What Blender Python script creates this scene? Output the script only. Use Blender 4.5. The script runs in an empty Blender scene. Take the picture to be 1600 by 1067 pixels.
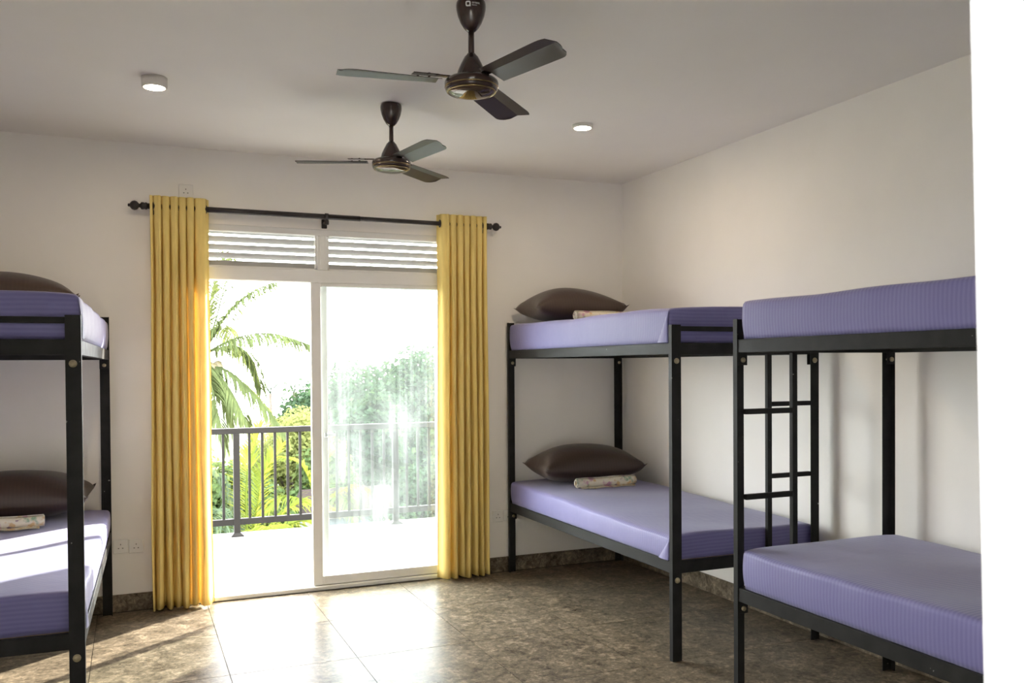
import bpy, bmesh, math, random
import numpy as np
from mathutils import Vector, Matrix
random.seed(7); np.random.seed(7)
C = bpy.context.scene.collection
SC = bpy.context.scene
PI = math.pi

# ------------------------------------------------------------------ camera
cam_d = bpy.data.cameras.new('camera'); cam = bpy.data.objects.new('camera', cam_d); C.objects.link(cam)
CAM_LOC = Vector((-3.4422, -5.8698, 1.4801))
YAW, PITCH, ROLL = 0.4052, -0.0143, 0.0066
def cam_axes():
    w = Vector((math.sin(YAW)*math.cos(PITCH), math.cos(YAW)*math.cos(PITCH), math.sin(PITCH)))
    r = Vector((math.cos(YAW), -math.sin(YAW), 0)); d = w.cross(r)
    return r*math.cos(ROLL)+d*math.sin(ROLL), d*math.cos(ROLL)-r*math.sin(ROLL), w
_r, _d, _w = cam_axes()
M = Matrix.Identity(4)
for i in range(3):
    M[i][0], M[i][1], M[i][2], M[i][3] = _r[i], -_d[i], -_w[i], CAM_LOC[i]
cam.matrix_world = M
cam_d.sensor_fit = 'HORIZONTAL'; cam_d.sensor_width = 36.0
cam_d.lens = 1383.63/1600*36
cam_d.shift_x = (800-798.44)/1600; cam_d.shift_y = (590.95-533.5)/1600
cam_d.clip_start = 0.05; cam_d.clip_end = 400
cam_d.dof.use_dof = True; cam_d.dof.focus_distance = 4.6; cam_d.dof.aperture_fstop = 9.0
SC.camera = cam

# ------------------------------------------------------------------ world, sun, exposure
world = bpy.data.worlds.new('hazy_sky'); SC.world = world; world.use_nodes = True
nt = world.node_tree; nt.nodes.clear()
wo = nt.nodes.new('ShaderNodeOutputWorld'); bg = nt.nodes.new('ShaderNodeBackground')
bg.inputs['Color'].default_value = (0.97, 0.985, 1.0, 1); bg.inputs['Strength'].default_value = 4.3
nt.links.new(bg.outputs[0], wo.inputs[0])
sun_d = bpy.data.lights.new('sun', 'SUN'); sun = bpy.data.objects.new('sun', sun_d); C.objects.link(sun)
SUN_EL = math.radians(20)
sun_dir = Vector((0.775*math.cos(SUN_EL), 0.632*math.cos(SUN_EL), math.sin(SUN_EL)))   # towards the sun
sun.rotation_euler = sun_dir.to_track_quat('Z', 'Y').to_euler()
sun_d.energy = 4.6; sun_d.angle = math.radians(0.8); sun_d.color = (1.0, 0.93, 0.80)
por_d = bpy.data.lights.new('door_portal', 'AREA'); por = bpy.data.objects.new('door_portal', por_d); C.objects.link(por)
por_d.shape = 'RECTANGLE'; por_d.size = 1.74; por_d.size_y = 2.36; por_d.cycles.is_portal = True
por.location = (-2.23, 0.17, 1.19); por.rotation_euler = (PI/2, 0, PI)
por_d2 = bpy.data.lights.new('entry_portal', 'AREA'); por2 = bpy.data.objects.new('entry_portal', por_d2); C.objects.link(por2)
por_d2.shape = 'RECTANGLE'; por_d2.size = 1.1; por_d2.size_y = 2.2; por_d2.cycles.is_portal = True
por2.location = (-3.18, -5.42, 1.1); por2.rotation_euler = (PI/2, 0, 0)
vs = SC.view_settings
vs.view_transform = 'Standard'; vs.look = 'None'; vs.gamma = 1.0; vs.use_curve_mapping = False
vs.exposure = 2.64
SC.cycles.use_denoising = True
SC.cycles.max_bounces = 10; SC.cycles.diffuse_bounces = 6; SC.cycles.glossy_bounces = 4
SC.cycles.transparent_max_bounces = 12; SC.cycles.transmission_bounces = 6
SC.cycles.sample_clamp_indirect = 6.0
SC.cycles.caustics_reflective = False; SC.cycles.caustics_refractive = False

# ------------------------------------------------------------------ materials
class NT:
    def __init__(s, name):
        s.m = bpy.data.materials.new(name); s.m.use_nodes = True
        s.t = s.m.node_tree; s.t.nodes.clear()
        s.out = s.t.nodes.new('ShaderNodeOutputMaterial')
    def n(s, typ, **kw):
        nd = s.t.nodes.new(typ)
        for k, v in kw.items():
            if k in nd.inputs: nd.inputs[k].default_value = v
            else: setattr(nd, k, v)
        return nd
    def l(s, a, b): s.t.links.new(a, b)
    def ramp(s, fac, stops):
        r = s.n('ShaderNodeValToRGB'); e = r.color_ramp.elements
        while len(e) < len(stops): e.new(0.5)
        for i, (p_, c_) in enumerate(stops):
            e[i].position = p_; e[i].color = (*c_, 1) if len(c_) == 3 else c_
        s.l(fac, r.inputs[0]); return r
    def math(s, op, a, b=None, c=None):
        m_ = s.n('ShaderNodeMath', operation=op)
        for i, x in enumerate((a, b, c)):
            if x is None: continue
            if isinstance(x, (int, float)): m_.inputs[i].default_value = x
            else: s.l(x, m_.inputs[i])
        return m_.outputs[0]

def simple(name, col, rough=0.5, metal=0.0, noise=0.0, nscale=20, bump=0.0, bscale=200, spec=0.5, coat=0.0):
    t = NT(name); b = t.n('ShaderNodeBsdfPrincipled', Roughness=rough, Metallic=metal)
    b.inputs['Specular IOR Level'].default_value = spec
    b.inputs['Coat Weight'].default_value = coat
    b.inputs['Base Color'].default_value = (*col, 1)
    tc = t.n('ShaderNodeTexCoord')
    if noise:
        nz = t.n('ShaderNodeTexNoise', Scale=nscale, Detail=4.0); t.l(tc.outputs['Object'], nz.inputs['Vector'])
        r = t.ramp(nz.outputs['Fac'], [(0.25, tuple(max(0, c*(1-noise)) for c in col)), (0.75, tuple(min(1, c*(1+noise)) for c in col))])
        t.l(r.outputs[0], b.inputs['Base Color'])
    if bump:
        nb = t.n('ShaderNodeTexNoise', Scale=bscale, Detail=3.0); t.l(tc.outputs['Object'], nb.inputs['Vector'])
        bp = t.n('ShaderNodeBump', Strength=bump, Distance=0.002); t.l(nb.outputs['Fac'], bp.inputs['Height'])
        t.l(bp.outputs[0], b.inputs['Normal'])
    t.l(b.outputs[0], t.out.inputs[0]); return t.m

def emis(name, col, s):
    t = NT(name); e = t.n('ShaderNodeEmission', Strength=s); e.inputs[0].default_value = (*col, 1)
    t.l(e.outputs[0], t.out.inputs[0]); return t.m

MT = {}
MT['wall'] = simple('painted_plaster', (0.87, 0.85, 0.81), 0.85, noise=0.02, nscale=3, bump=0.15, bscale=60)
MT['ceiling'] = simple('ceiling_paint', (0.84, 0.82, 0.79), 0.9, noise=0.02, nscale=2, bump=0.1, bscale=50)
MT['outside_wall'] = simple('outside_render', (0.75, 0.73, 0.70), 0.9, noise=0.04, nscale=4)
MT['white_frame'] = simple('white_powder_coat', (0.80, 0.80, 0.78), 0.4, noise=0.02, nscale=8)
MT['blade_grey'] = simple('pale_grey_louvre_aluminium', (0.50, 0.50, 0.48), 0.5)
MT['white_plastic'] = simple('white_plastic', (0.80, 0.79, 0.76), 0.35)
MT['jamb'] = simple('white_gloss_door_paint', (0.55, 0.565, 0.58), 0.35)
MT['black_hole'] = simple('dark_slot', (0.02, 0.02, 0.02), 0.6)
MT['rod'] = simple('dark_rod_metal', (0.035, 0.03, 0.03), 0.35, metal=0.3, noise=0.2)
MT['bolt'] = simple('brassy_bolt_metal', (0.42, 0.36, 0.24), 0.4, metal=0.7, noise=0.3, nscale=60)
MT['board'] = simple('plywood_board', (0.33, 0.24, 0.15), 0.7, noise=0.3, nscale=12)
MT['rail'] = simple('railing_grey_paint', (0.012, 0.011, 0.010), 0.6, noise=0.15, nscale=10, spec=0.12)
MT['slab'] = simple('pale_balcony_tile', (0.155, 0.153, 0.148), 0.65, noise=0.06, nscale=5)
MT['chrome'] = simple('satin_chrome', (0.6, 0.6, 0.6), 0.3, metal=1.0)
MT['fan_brown'] = simple('brown_fan_enamel', (0.040, 0.022, 0.019), 0.22, noise=0.15, nscale=30, coat=0.3)
MT['fan_blade'] = simple('brown_fan_blade', (0.026, 0.016, 0.014), 0.38, noise=0.15, nscale=15, spec=0.35)
MT['fan_cap'] = simple('polished_brown_cap', (0.10, 0.07, 0.055), 0.06, metal=0.6)
MT['fan_trim'] = simple('antique_brass_trim', (0.30, 0.22, 0.10), 0.25, metal=0.9)
MT['print_white'] = simple('white_print', (0.75, 0.75, 0.74), 0.5)
MT['lamp_body'] = simple('lamp_white_metal', (0.75, 0.72, 0.68), 0.5)
MT['lamp_disc'] = emis('lamp_glow', (1.0, 0.80, 0.56), 80.0)
MT['trunk'] = simple('palm_trunk_bark', (0.065, 0.052, 0.04), 0.9, noise=0.4, nscale=9)
MT['coconut'] = simple('green_coconut', (0.045, 0.036, 0.012), 0.6, noise=0.3, nscale=4)
MT['house_wall'] = simple('pale_blue_house_paint', (0.05, 0.06, 0.07), 0.85)
MT['house_roof'] = simple('brown_house_roof', (0.012, 0.008, 0.007), 0.9, noise=0.3, spec=0.1)
MT['house_glass'] = simple('dark_house_window', (0.06, 0.09, 0.13), 0.1)
MT['ground'] = simple('grassy_ground', (0.035, 0.05, 0.017), 0.95, noise=0.5, nscale=0.4)

def black_paint():
    t = NT('chipped_black_paint'); b = t.n('ShaderNodeBsdfPrincipled', Roughness=0.5); b.inputs['Specular IOR Level'].default_value = 0.08
    tc = t.n('ShaderNodeTexCoord')
    nz = t.n('ShaderNodeTexNoise', Scale=14.0, Detail=5.0); t.l(tc.outputs['Object'], nz.inputs['Vector'])
    r = t.ramp(nz.outputs['Fac'], [(0.3, (0.020, 0.020, 0.0195)), (0.7, (0.031, 0.031, 0.030))])
    ch = t.n('ShaderNodeTexNoise', Scale=45.0, Detail=2.0); t.l(tc.outputs['Object'], ch.inputs['Vector'])
    cr = t.ramp(ch.outputs['Fac'], [(0.755, (0, 0, 0)), (0.775, (1, 1, 1))])
    mx = t.n('ShaderNodeMix', data_type='RGBA'); t.l(cr.outputs[0], mx.inputs[0]); t.l(r.outputs[0], mx.inputs[6])
    mx.inputs[7].default_value = (0.30, 0.29, 0.27, 1)
    t.l(mx.outputs[2], b.inputs['Base Color'])
    rr = t.ramp(nz.outputs['Fac'], [(0.3, (0.42,)*3), (0.7, (0.58,)*3)]); t.l(rr.outputs[0], b.inputs['Roughness'])
    t.l(b.outputs[0], t.out.inputs[0]); return t.m
MT['black'] = black_paint()

def tile_mat(name):
    t = NT(name); b = t.n('ShaderNodeBsdfPrincipled', Roughness=0.2)
    geo = t.n('ShaderNodeNewGeometry')
    oi = t.n('ShaderNodeObjectInfo')
    va = t.n('ShaderNodeVectorMath', operation='ADD'); t.l(geo.outputs['Position'], va.inputs[0])
    rv = t.n('ShaderNodeVectorMath', operation='SCALE'); rv.inputs[0].default_value = (7.0, 13.0, 5.0); t.l(oi.outputs['Random'], rv.inputs['Scale'])
    t.l(rv.outputs[0], va.inputs[1])
    P = va.outputs[0]
    n1 = t.n('ShaderNodeTexNoise', Scale=9.0, Detail=8.0, Roughness=0.72, Distortion=0.7); t.l(P, n1.inputs['Vector'])
    n2 = t.n('ShaderNodeTexNoise', Scale=34.0, Detail=6.0, Roughness=0.7, Distortion=0.8); t.l(P, n2.inputs['Vector'])
    f = t.math('ADD', t.math('MULTIPLY', n1.outputs['Fac'], 0.5), t.math('MULTIPLY', n2.outputs['Fac'], 0.5))
    r = t.ramp(f, [(0.38, (0.055, 0.043, 0.031)), (0.46, (0.125, 0.102, 0.073)), (0.53, (0.185, 0.152, 0.109)), (0.61, (0.33, 0.265, 0.19))])
    # fine dark and pale veins
    nv = t.n('ShaderNodeTexNoise', Scale=7.0, Detail=5.0, Distortion=2.2); t.l(P, nv.inputs['Vector'])
    vd = t.math('ABSOLUTE', t.math('SUBTRACT', nv.outputs['Fac'], 0.5))
    vr = t.ramp(vd, [(0.0, (1, 1, 1)), (0.018, (0, 0, 0))])
    mx = t.n('ShaderNodeMix', data_type='RGBA'); t.l(t.math('MULTIPLY', vr.outputs[0], 0.40), mx.inputs[0])
    t.l(r.outputs[0], mx.inputs[6]); mx.inputs[7].default_value = (0.035, 0.032, 0.030, 1)
    t.l(mx.outputs[2], b.inputs['Base Color'])
    rr = t.ramp(n1.outputs['Fac'], [(0.3, (0.27,)*3), (0.7, (0.38,)*3)]); b.inputs['Specular IOR Level'].default_value = 0.045; t.l(rr.outputs[0], b.inputs['Roughness'])
    bp = t.n('ShaderNodeBump', Strength=0.06, Distance=0.003); t.l(n2.outputs['Fac'], bp.inputs['Height']); t.l(bp.outputs[0], b.inputs['Normal'])
    t.l(b.outputs[0], t.out.inputs[0]); return t.m
MT['tile'] = tile_mat('brown_marbled_tile')
MT['grout'] = simple('dark_grout', (0.07, 0.06, 0.05), 0.9)

def sheet_mat():
    t = NT('lilac_satin_stripe_sheet'); b = t.n('ShaderNodeBsdfPrincipled', Roughness=0.6)
    b.inputs['Sheen Weight'].default_value = 0.25
    tc = t.n('ShaderNodeTexCoord')
    sp = t.n('ShaderNodeSeparateXYZ'); t.l(tc.outputs['Object'], sp.inputs[0])
    sn = t.n('ShaderNodeSeparateXYZ'); t.l(tc.outputs['Normal'], sn.inputs[0])
    end = t.math('GREATER_THAN', t.math('ABSOLUTE', sn.outputs['Y']), 0.7)
    wn = t.n('ShaderNodeTexNoise', Scale=3.0, Detail=2.0); t.l(tc.outputs['Object'], wn.inputs['Vector'])
    yy = t.math('ADD', sp.outputs['Y'], t.math('MULTIPLY', wn.outputs['Fac'], 0.02))
    zz = t.math('ADD', sp.outputs['Z'], t.math('MULTIPLY', wn.outputs['Fac'], 0.02))
    s = t.math('ADD', t.math('MULTIPLY', yy, t.math('SUBTRACT', 1.0, end)), t.math('MULTIPLY', zz, end))
    w = t.math('SINE', t.math('MULTIPLY', s, 2*PI/0.0175))
    st = t.ramp(t.math('ADD', t.math('MULTIPLY', w, 0.5), 0.5), [(0.40, (0.150, 0.140, 0.330)), (0.60, (0.168, 0.157, 0.360))])
    big = t.n('ShaderNodeTexNoise', Scale=5.0, Detail=3.0); t.l(tc.outputs['Object'], big.inputs['Vector'])
    t.l(st.outputs[0], b.inputs['Base Color'])
    rr = t.ramp(t.math('ADD', t.math('MULTIPLY', w, 0.5), 0.5), [(0.4, (0.72,)*3), (0.6, (0.52,)*3)]); t.l(rr.outputs[0], b.inputs['Roughness'])
    wb = t.n('ShaderNodeTexNoise', Scale=9.0, Detail=4.0, Distortion=0.6); t.l(tc.outputs['Object'], wb.inputs['Vector'])
    bp = t.n('ShaderNodeBump', Strength=0.25, Distance=0.01); t.l(wb.outputs['Fac'], bp.inputs['Height']); t.l(bp.outputs[0], b.inputs['Normal'])
    t.l(b.outputs[0], t.out.inputs[0]); return t.m
MT['sheet'] = sheet_mat()

def pillow_mat():
    t = NT('chocolate_satin_pillowcase'); b = t.n('ShaderNodeBsdfPrincipled', Roughness=0.5)
    b.inputs['Sheen Weight'].default_value = 0.15
    tc = t.n('ShaderNodeTexCoord'); sp = t.n('ShaderNodeSeparateXYZ'); t.l(tc.outputs['Object'], sp.inputs[0])
    w = t.math('ADD', t.math('MULTIPLY', t.math('SINE', t.math('MULTIPLY', sp.outputs['X'], 2*PI/0.02)), 0.5), 0.5)
    r = t.ramp(w, [(0.4, (0.045, 0.0255, 0.0175)), (0.6, (0.050, 0.0285, 0.0195))]); t.l(r.outputs[0], b.inputs['Base Color'])
    nz = t.n('ShaderNodeTexNoise', Scale=8.0, Detail=3.0); t.l(tc.outputs['Object'], nz.inputs['Vector'])
    bp = t.n('ShaderNodeBump', Strength=0.35, Distance=0.012); t.l(nz.outputs['Fac'], bp.inputs['Height']); t.l(bp.outputs[0], b.inputs['Normal'])
    t.l(b.outputs[0], t.out.inputs[0]); return t.m
MT['pillow'] = pillow_mat()

def floral_mat():
    t = NT('cream_floral_cotton'); b = t.n('ShaderNodeBsdfPrincipled', Roughness=0.9)
    tc = t.n('ShaderNodeTexCoord'); O = tc.outputs['Object']
    prev = None
    base = t.n('ShaderNodeRGB'); base.outputs[0].default_value = (0.74, 0.69, 0.58, 1); prev = base.outputs[0]
    for sc_, th, col in ((13, 0.60, (0.50, 0.22, 0.36)), (16, 0.61, (0.20, 0.36, 0.24)), (21, 0.63, (0.62, 0.42, 0.20)), (30, 0.66, (0.22, 0.12, 0.20))):
        nz = t.n('ShaderNodeTexNoise', Scale=float(sc_), Detail=3.0)
        mp = t.n('ShaderNodeMapping'); mp.inputs['Location'].default_value = (sc_*1.7, sc_*0.3, 2.0); t.l(O, mp.inputs[0]); t.l(mp.outputs[0], nz.inputs['Vector'])
        rp = t.ramp(nz.outputs['Fac'], [(th-0.03, (0, 0, 0)), (th+0.05, (0.85,)*3)])
        mx = t.n('ShaderNodeMix', data_type='RGBA'); t.l(rp.outputs[0], mx.inputs[0]); t.l(prev, mx.inputs[6]); mx.inputs[7].default_value = (*col, 1)
        prev = mx.outputs[2]
    t.l(prev, b.inputs['Base Color'])
    t.l(b.outputs[0], t.out.inputs[0]); return t.m
MT['floral'] = floral_mat()

def translucent(name, col, tcol, mixf, noise=0.12, nscale=6, stretch=(1, 1, 1), rough=0.7):
    t = NT(name); tc = t.n('ShaderNodeTexCoord')
    mp = t.n('ShaderNodeMapping'); mp.inputs['Scale'].default_value = stretch; t.l(tc.outputs['Object'], mp.inputs[0])
    nz = t.n('ShaderNodeTexNoise', Scale=float(nscale), Detail=3.0); t.l(mp.outputs[0], nz.inputs['Vector'])
    d = t.n('ShaderNodeBsdfDiffuse'); tr = t.n('ShaderNodeBsdfTranslucent')
    for nd, c in ((d, col), (tr, tcol)):
        r = t.ramp(nz.outputs['Fac'], [(0.25, tuple(x*(1-noise) for x in c)), (0.75, tuple(min(1, x*(1+noise)) for x in c))])
        t.l(r.outputs[0], nd.inputs[0])
    m_ = t.n('ShaderNodeMixShader', Fac=mixf); t.l(d.outputs[0], m_.inputs[1]); t.l(tr.outputs[0], m_.inputs[2])
    t.l(m_.outputs[0], t.out.inputs[0]); return t.m
MT['curtain'] = translucent('mustard_curtain_cloth', (0.90, 0.73, 0.285), (0.90, 0.75, 0.40), 0.20, 0.07, 40, (1, 1, 0.15))
MT['frond'] = translucent('palm_frond_leaf', (0.0500, 0.0650, 0.0275), (0.0850, 0.1000, 0.0325), 0.45, 0.35, 3)
MT['young_frond'] = translucent('young_palm_leaf', (0.0770, 0.1050, 0.0210), (0.1820, 0.1925, 0.0265), 0.5, 0.35, 2)
MT['old_frond'] = translucent('grey_green_palm_leaf', (0.0390, 0.0570, 0.0360), (0.0660, 0.0840, 0.0360), 0.4, 0.35, 2)
MT['leaf_dark'] = translucent('dark_tree_leaf', (0.0225, 0.0390, 0.0225), (0.0420, 0.0660, 0.0270), 0.4, 0.45, 1.2)
MT['leaf_mid'] = translucent('mid_green_tree_leaf', (0.0360, 0.0570, 0.0225), (0.0750, 0.0960, 0.0315), 0.4, 0.45, 1.0)
MT['leaf_yellow'] = translucent('yellow_green_tree_leaf', (0.0850, 0.1000, 0.0350), (0.1500, 0.1600, 0.0500), 0.45, 0.35, 1.0)

def glass_mat():
    t = NT('dusty_streaked_glass')
    tc = t.n('ShaderNodeTexCoord')
    mp = t.n('ShaderNodeMapping'); mp.inputs['Scale'].default_value = (30, 30, 0.8); t.l(tc.outputs['Object'], mp.inputs[0])
    s1 = t.n('ShaderNodeTexNoise', Scale=1.0, Detail=6.0, Roughness=0.65); t.l(mp.outputs[0], s1.inputs['Vector'])
    mp2 = t.n('ShaderNodeMapping'); mp2.inputs['Scale'].default_value = (4, 4, 2.2); t.l(tc.outputs['Object'], mp2.inputs[0])
    s2 = t.n('ShaderNodeTexNoise', Scale=1.0, Detail=4.0); t.l(mp2.outputs[0], s2.inputs['Vector'])
    f = t.math('ADD', t.math('MULTIPLY', s1.outputs['Fac'], 0.55), t.math('MULTIPLY', s2.outputs['Fac'], 0.45))
    dr = t.ramp(f, [(0.30, (0.005,)*3), (0.47, (0.014,)*3), (0.58, (0.036,)*3), (0.70, (0.10,)*3)])
    tr = t.n('ShaderNodeBsdfTransparent'); tr.inputs[0].default_value = (0.965, 0.985, 0.98, 1)
    df = t.n('ShaderNodeBsdfDiffuse'); df.inputs[0].default_value = (0.75, 0.77, 0.76, 1)
    tl = t.n('ShaderNodeBsdfTranslucent'); tl.inputs[0].default_value = (0.72, 0.76, 0.75, 1)
    dm = t.n('ShaderNodeMixShader', Fac=0.6); t.l(df.outputs[0], dm.inputs[1]); t.l(tl.outputs[0], dm.inputs[2])
    gl = t.n('ShaderNodeBsdfGlossy', Roughness=0.02)
    lw = t.n('ShaderNodeLayerWeight', Blend=0.5)
    frf = t.math('ADD', 0.03, t.math('MULTIPLY', t.math('POWER', lw.outputs['Facing'], 4.0), 0.6))
    m1 = t.n('ShaderNodeMixShader'); t.l(frf, m1.inputs[0]); t.l(tr.outputs[0], m1.inputs[1]); t.l(gl.outputs[0], m1.inputs[2])
    m2 = t.n('ShaderNodeMixShader'); t.l(dr.outputs[0], m2.inputs[0]); t.l(m1.outputs[0], m2.inputs[1]); t.l(dm.outputs[0], m2.inputs[2])
    t.l(m2.outputs[0], t.out.inputs[0]); return t.m
MT['glass'] = glass_mat()

# ------------------------------------------------------------------ mesh helpers
class MB:
    def __init__(s): s.v = []; s.f = []; s.sm = []
    def add(s, vs, fs, smooth=False):
        o = len(s.v); s.v += [tuple(v) for v in vs]; s.f += [tuple(i+o for i in f) for f in fs]; s.sm += [smooth]*len(fs)
        return s
    def box(s, a, b, bev=0.0):
        lo = [min(a[i], b[i]) for i in range(3)]; hi = [max(a[i], b[i]) for i in range(3)]
        if not bev:
            vs = [(x, y, z) for x in (lo[0], hi[0]) for y in (lo[1], hi[1]) for z in (lo[2], hi[2])]
            return s.add(vs, [(0, 1, 3, 2), (4, 6, 7, 5), (0, 4, 5, 1), (2, 3, 7, 6), (0, 2, 6, 4), (1, 5, 7, 3)])
        bm = bmesh.new(); r = bmesh.ops.create_cube(bm, size=1.0)
        for v in bm.verts: v.co = Vector([lo[i]+(v.co[i]+0.5)*(hi[i]-lo[i]) for i in range(3)])
        bmesh.ops.bevel(bm, geom=bm.edges[:], offset=min(bev, 0.45*min(hi[i]-lo[i] for i in range(3))), segments=1, affect='EDGES')
        bm.verts.index_update()
        s.add([v.co[:] for v in bm.verts], [[v.index for v in f.verts] for f in bm.faces]); bm.free(); return s
    def prism(s, pts, z0, z1):
        n = len(pts); vs = [(x, y, z0) for x, y in pts]+[(x, y, z1) for x, y in pts]
        area = sum(pts[i][0]*pts[(i+1) % n][1]-pts[(i+1) % n][0]*pts[i][1] for i in range(n))
        fs = [(i, (i+1) % n, n+(i+1) % n, n+i) for i in range(n)]+[tuple(range(n-1, -1, -1)), tuple(range(n, 2*n))]
        if area < 0: fs = [f[::-1] for f in fs]
        return s.add(vs, fs)
    def lathe(s, prof, seg=24, c=(0, 0, 0), axis='Z', smooth=True):
        n = len(prof); vs = []
        for k in range(seg):
            a = 2*PI*k/seg
            for r, h in prof:
                p_ = (r*math.cos(a), r*math.sin(a), h)
                if axis == 'X': p_ = (h, p_[0], p_[1])
                if axis == 'Y': p_ = (p_[1], h, p_[0])
                vs.append((p_[0]+c[0], p_[1]+c[1], p_[2]+c[2]))
        fs = [(k*n+i, ((k+1) % seg)*n+i, ((k+1) % seg)*n+i+1, k*n+i+1) for k in range(seg) for i in range(n-1)]
        return s.add(vs, fs, smooth)
    def tube(s, pts, r, seg=10, cap=True):
        pts = [Vector(p_) for p_ in pts]; vs = []; n = len(pts)
        for i, p_ in enumerate(pts):
            d = (pts[min(i+1, n-1)]-pts[max(i-1, 0)]).normalized()
            u = d.orthogonal().normalized() if i == 0 else (u-d*u.dot(d)).normalized()
            w = d.cross(u); rr = r[i] if isinstance(r, (list, tuple)) else r
            vs += [p_+u*rr*math.cos(2*PI*k/seg)+w*rr*math.sin(2*PI*k/seg) for k in range(seg)]
        fs = [(i*seg+k, i*seg+(k+1) % seg, (i+1)*seg+(k+1) % seg, (i+1)*seg+k) for i in range(n-1) for k in range(seg)]
        if cap: fs += [tuple(range(seg-1, -1, -1)), tuple(range((n-1)*seg, n*seg))]
        return s.add(vs, fs, True)
    def grid(s, fn, nu, nv, closeu=False):
        vs = [fn(i/(nu if closeu else nu-1), j/(nv-1)) for i in range(nu) for j in range(nv)]
        fs = [(i*nv+j, ((i+1) % nu)*nv+j, ((i+1) % nu)*nv+j+1, i*nv+j+1) for i in range(nu if closeu else nu-1) for j in range(nv-1)]
        return s.add(vs, fs, True)
    def mesh(s, name, mat):
        me = bpy.data.meshes.new(name); me.from_pydata(s.v, [], s.f); me.update()
        me.polygons.foreach_set('use_smooth', s.sm); me.materials.append(MT[mat] if isinstance(mat, str) else mat); return me
    def build(s, name, mat, parent=None, loc=None):
        return link(name, s.mesh(name, mat), parent, loc)

def link(name, me, parent=None, loc=None):
    o = bpy.data.objects.new(name, me); C.objects.link(o)
    if parent is not None: o.parent = parent
    if loc is not None: o.location = loc
    return o
def tag(o, label=None, cat=None, group=None, kind=None):
    if label: o['label'] = label
    if cat: o['category'] = cat
    if group: o['group'] = group
    if kind: o['kind'] = kind
    return o
def thing(name, loc, label, cat, group=None, rz=0):
    o = bpy.data.objects.new(name, None); C.objects.link(o); o.location = loc; o.rotation_euler = (0, 0, rz)
    o.empty_display_size = 0.1
    return tag(o, label, cat, group)
def struct(name, mb, mat): return tag(mb.build(name, mat), kind='structure')

# ------------------------------------------------------------------ room shell
H = 2.85; XL = -4.62; YF = -5.22; WT = 0.16
OX0, OX1, OZ = -3.10, -1.36, 2.385            # balcony door opening
struct('wall_back', MB().box((XL-WT, 0, -0.02), (OX0, WT, H)).box((OX1, 0, -0.02), (WT, WT, H)).box((OX0, 0, OZ), (OX1, WT, H)), 'wall')
struct('wall_right', MB().box((0, YF-WT, -0.02), (WT, 0, H)), 'wall')
struct('wall_left', MB().box((XL-WT, YF-WT, -0.02), (XL, 0, H)), 'wall')
EX0, EX1, EZ = -3.72, -2.60, 2.25             # entry doorway the camera looks through
struct('wall_front', MB().box((XL, YF-WT, -0.02), (EX0, YF, H)).box((EX1, YF-WT, -0.02), (0, YF, H)).box((EX0, YF-WT, EZ), (EX1, YF, H)), 'wall')
struct('ceiling', MB().box((XL-WT, YF-WT, H), (WT, WT, H+0.15)), 'ceiling')

# tiled floor: each tile a part of the floor
floor = struct('floor', MB().box((XL-WT, YF-WT, -0.12), (WT, 0.0, -0.0025)), 'grout')
TX, TY = 0.622, 0.706
tile_me = MB().box((-TX/2+0.0017, -TY/2+0.0017, -0.010), (TX/2-0.0017, TY/2-0.0017, 0.0)).mesh('tile', 'tile')
for i in range(-6, 10):
    for j in range(0, 9):
        x0 = -3.022+i*TX; x1 = x0+TX; y1 = -0.024-j*TY; y0 = y1-TY
        cx0, cx1, cy0, cy1 = max(x0, XL), min(x1, 0), max(y0, YF), y1
        if cx1-cx0 < 0.02 or cy1-cy0 < 0.02: continue
        if abs(cx1-cx0-TX) < 1e-6 and abs(cy1-cy0-TY) < 1e-6: link('tile', tile_me, floor, ((x0+x1)/2, (y0+y1)/2, 0))
        else: MB().box((cx0+0.0017, cy0+0.0017, -0.010), (cx1-0.0017, cy1-0.0017, 0)).build('tile', 'tile', floor)
struct('baseboard_back', MB().box((XL, -0.012, 0), (OX0-0.02, 0, 0.105), 0.002).box((OX1+0.02, -0.012, 0), (0, 0, 0.105), 0.002), 'tile')
struct('baseboard_right', MB().box((-0.012, YF, 0), (0, -0.012, 0.112), 0.002), 'tile')
struct('baseboard_left', MB().box((XL, YF, 0), (XL+0.012, -0.012, 0.105), 0.002), 'tile')

# entry door jamb at the right of the picture: fluted white frame
jp = [(EX1-0.035, YF+0.03), (EX1-0.035, YF-0.012), (EX1-0.028, YF-0.020), (EX1-0.028, YF-0.050), (EX1-0.036, YF-0.058), (EX1-0.036, YF-0.098),
      (EX1-0.026, YF-0.106), (EX1-0.026, YF-0.17), (EX1+0.10, YF-0.17), (EX1+0.10, YF-WT), (EX1, YF-WT), (EX1, YF), (EX1+0.10, YF), (EX1+0.10, YF+0.03)]
jm = MB().prism(jp, 0, EZ); jm.v = [(x+0.032-0.030*(z-1.48), y, z) for x, y, z in jm.v]   # the old frame leans a little
struct('trim_1', jm, 'jamb')
struct('trim_2', MB().box((EX0-0.06, YF-WT-0.01, 0), (EX0+0.035, YF+0.02, EZ), 0.004), 'jamb')
struct('trim_3', MB().box((EX0-0.06, YF-WT-0.01, EZ-0.03), (EX1+0.10, YF+0.02, EZ+0.06), 0.004), 'jamb')
struct('corridor_floor', MB().box((-9.0, YF-WT-1.7, -0.14), (0.8, YF-WT, -0.005)), 'slab')
struct('added_rear_light_roof', MB().box((-9.0, YF-WT-1.7, H), (0.8, YF-WT, H+0.15)), 'ceiling')  # added behind the camera, unseen; cuts the sky light coming from the rear
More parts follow.
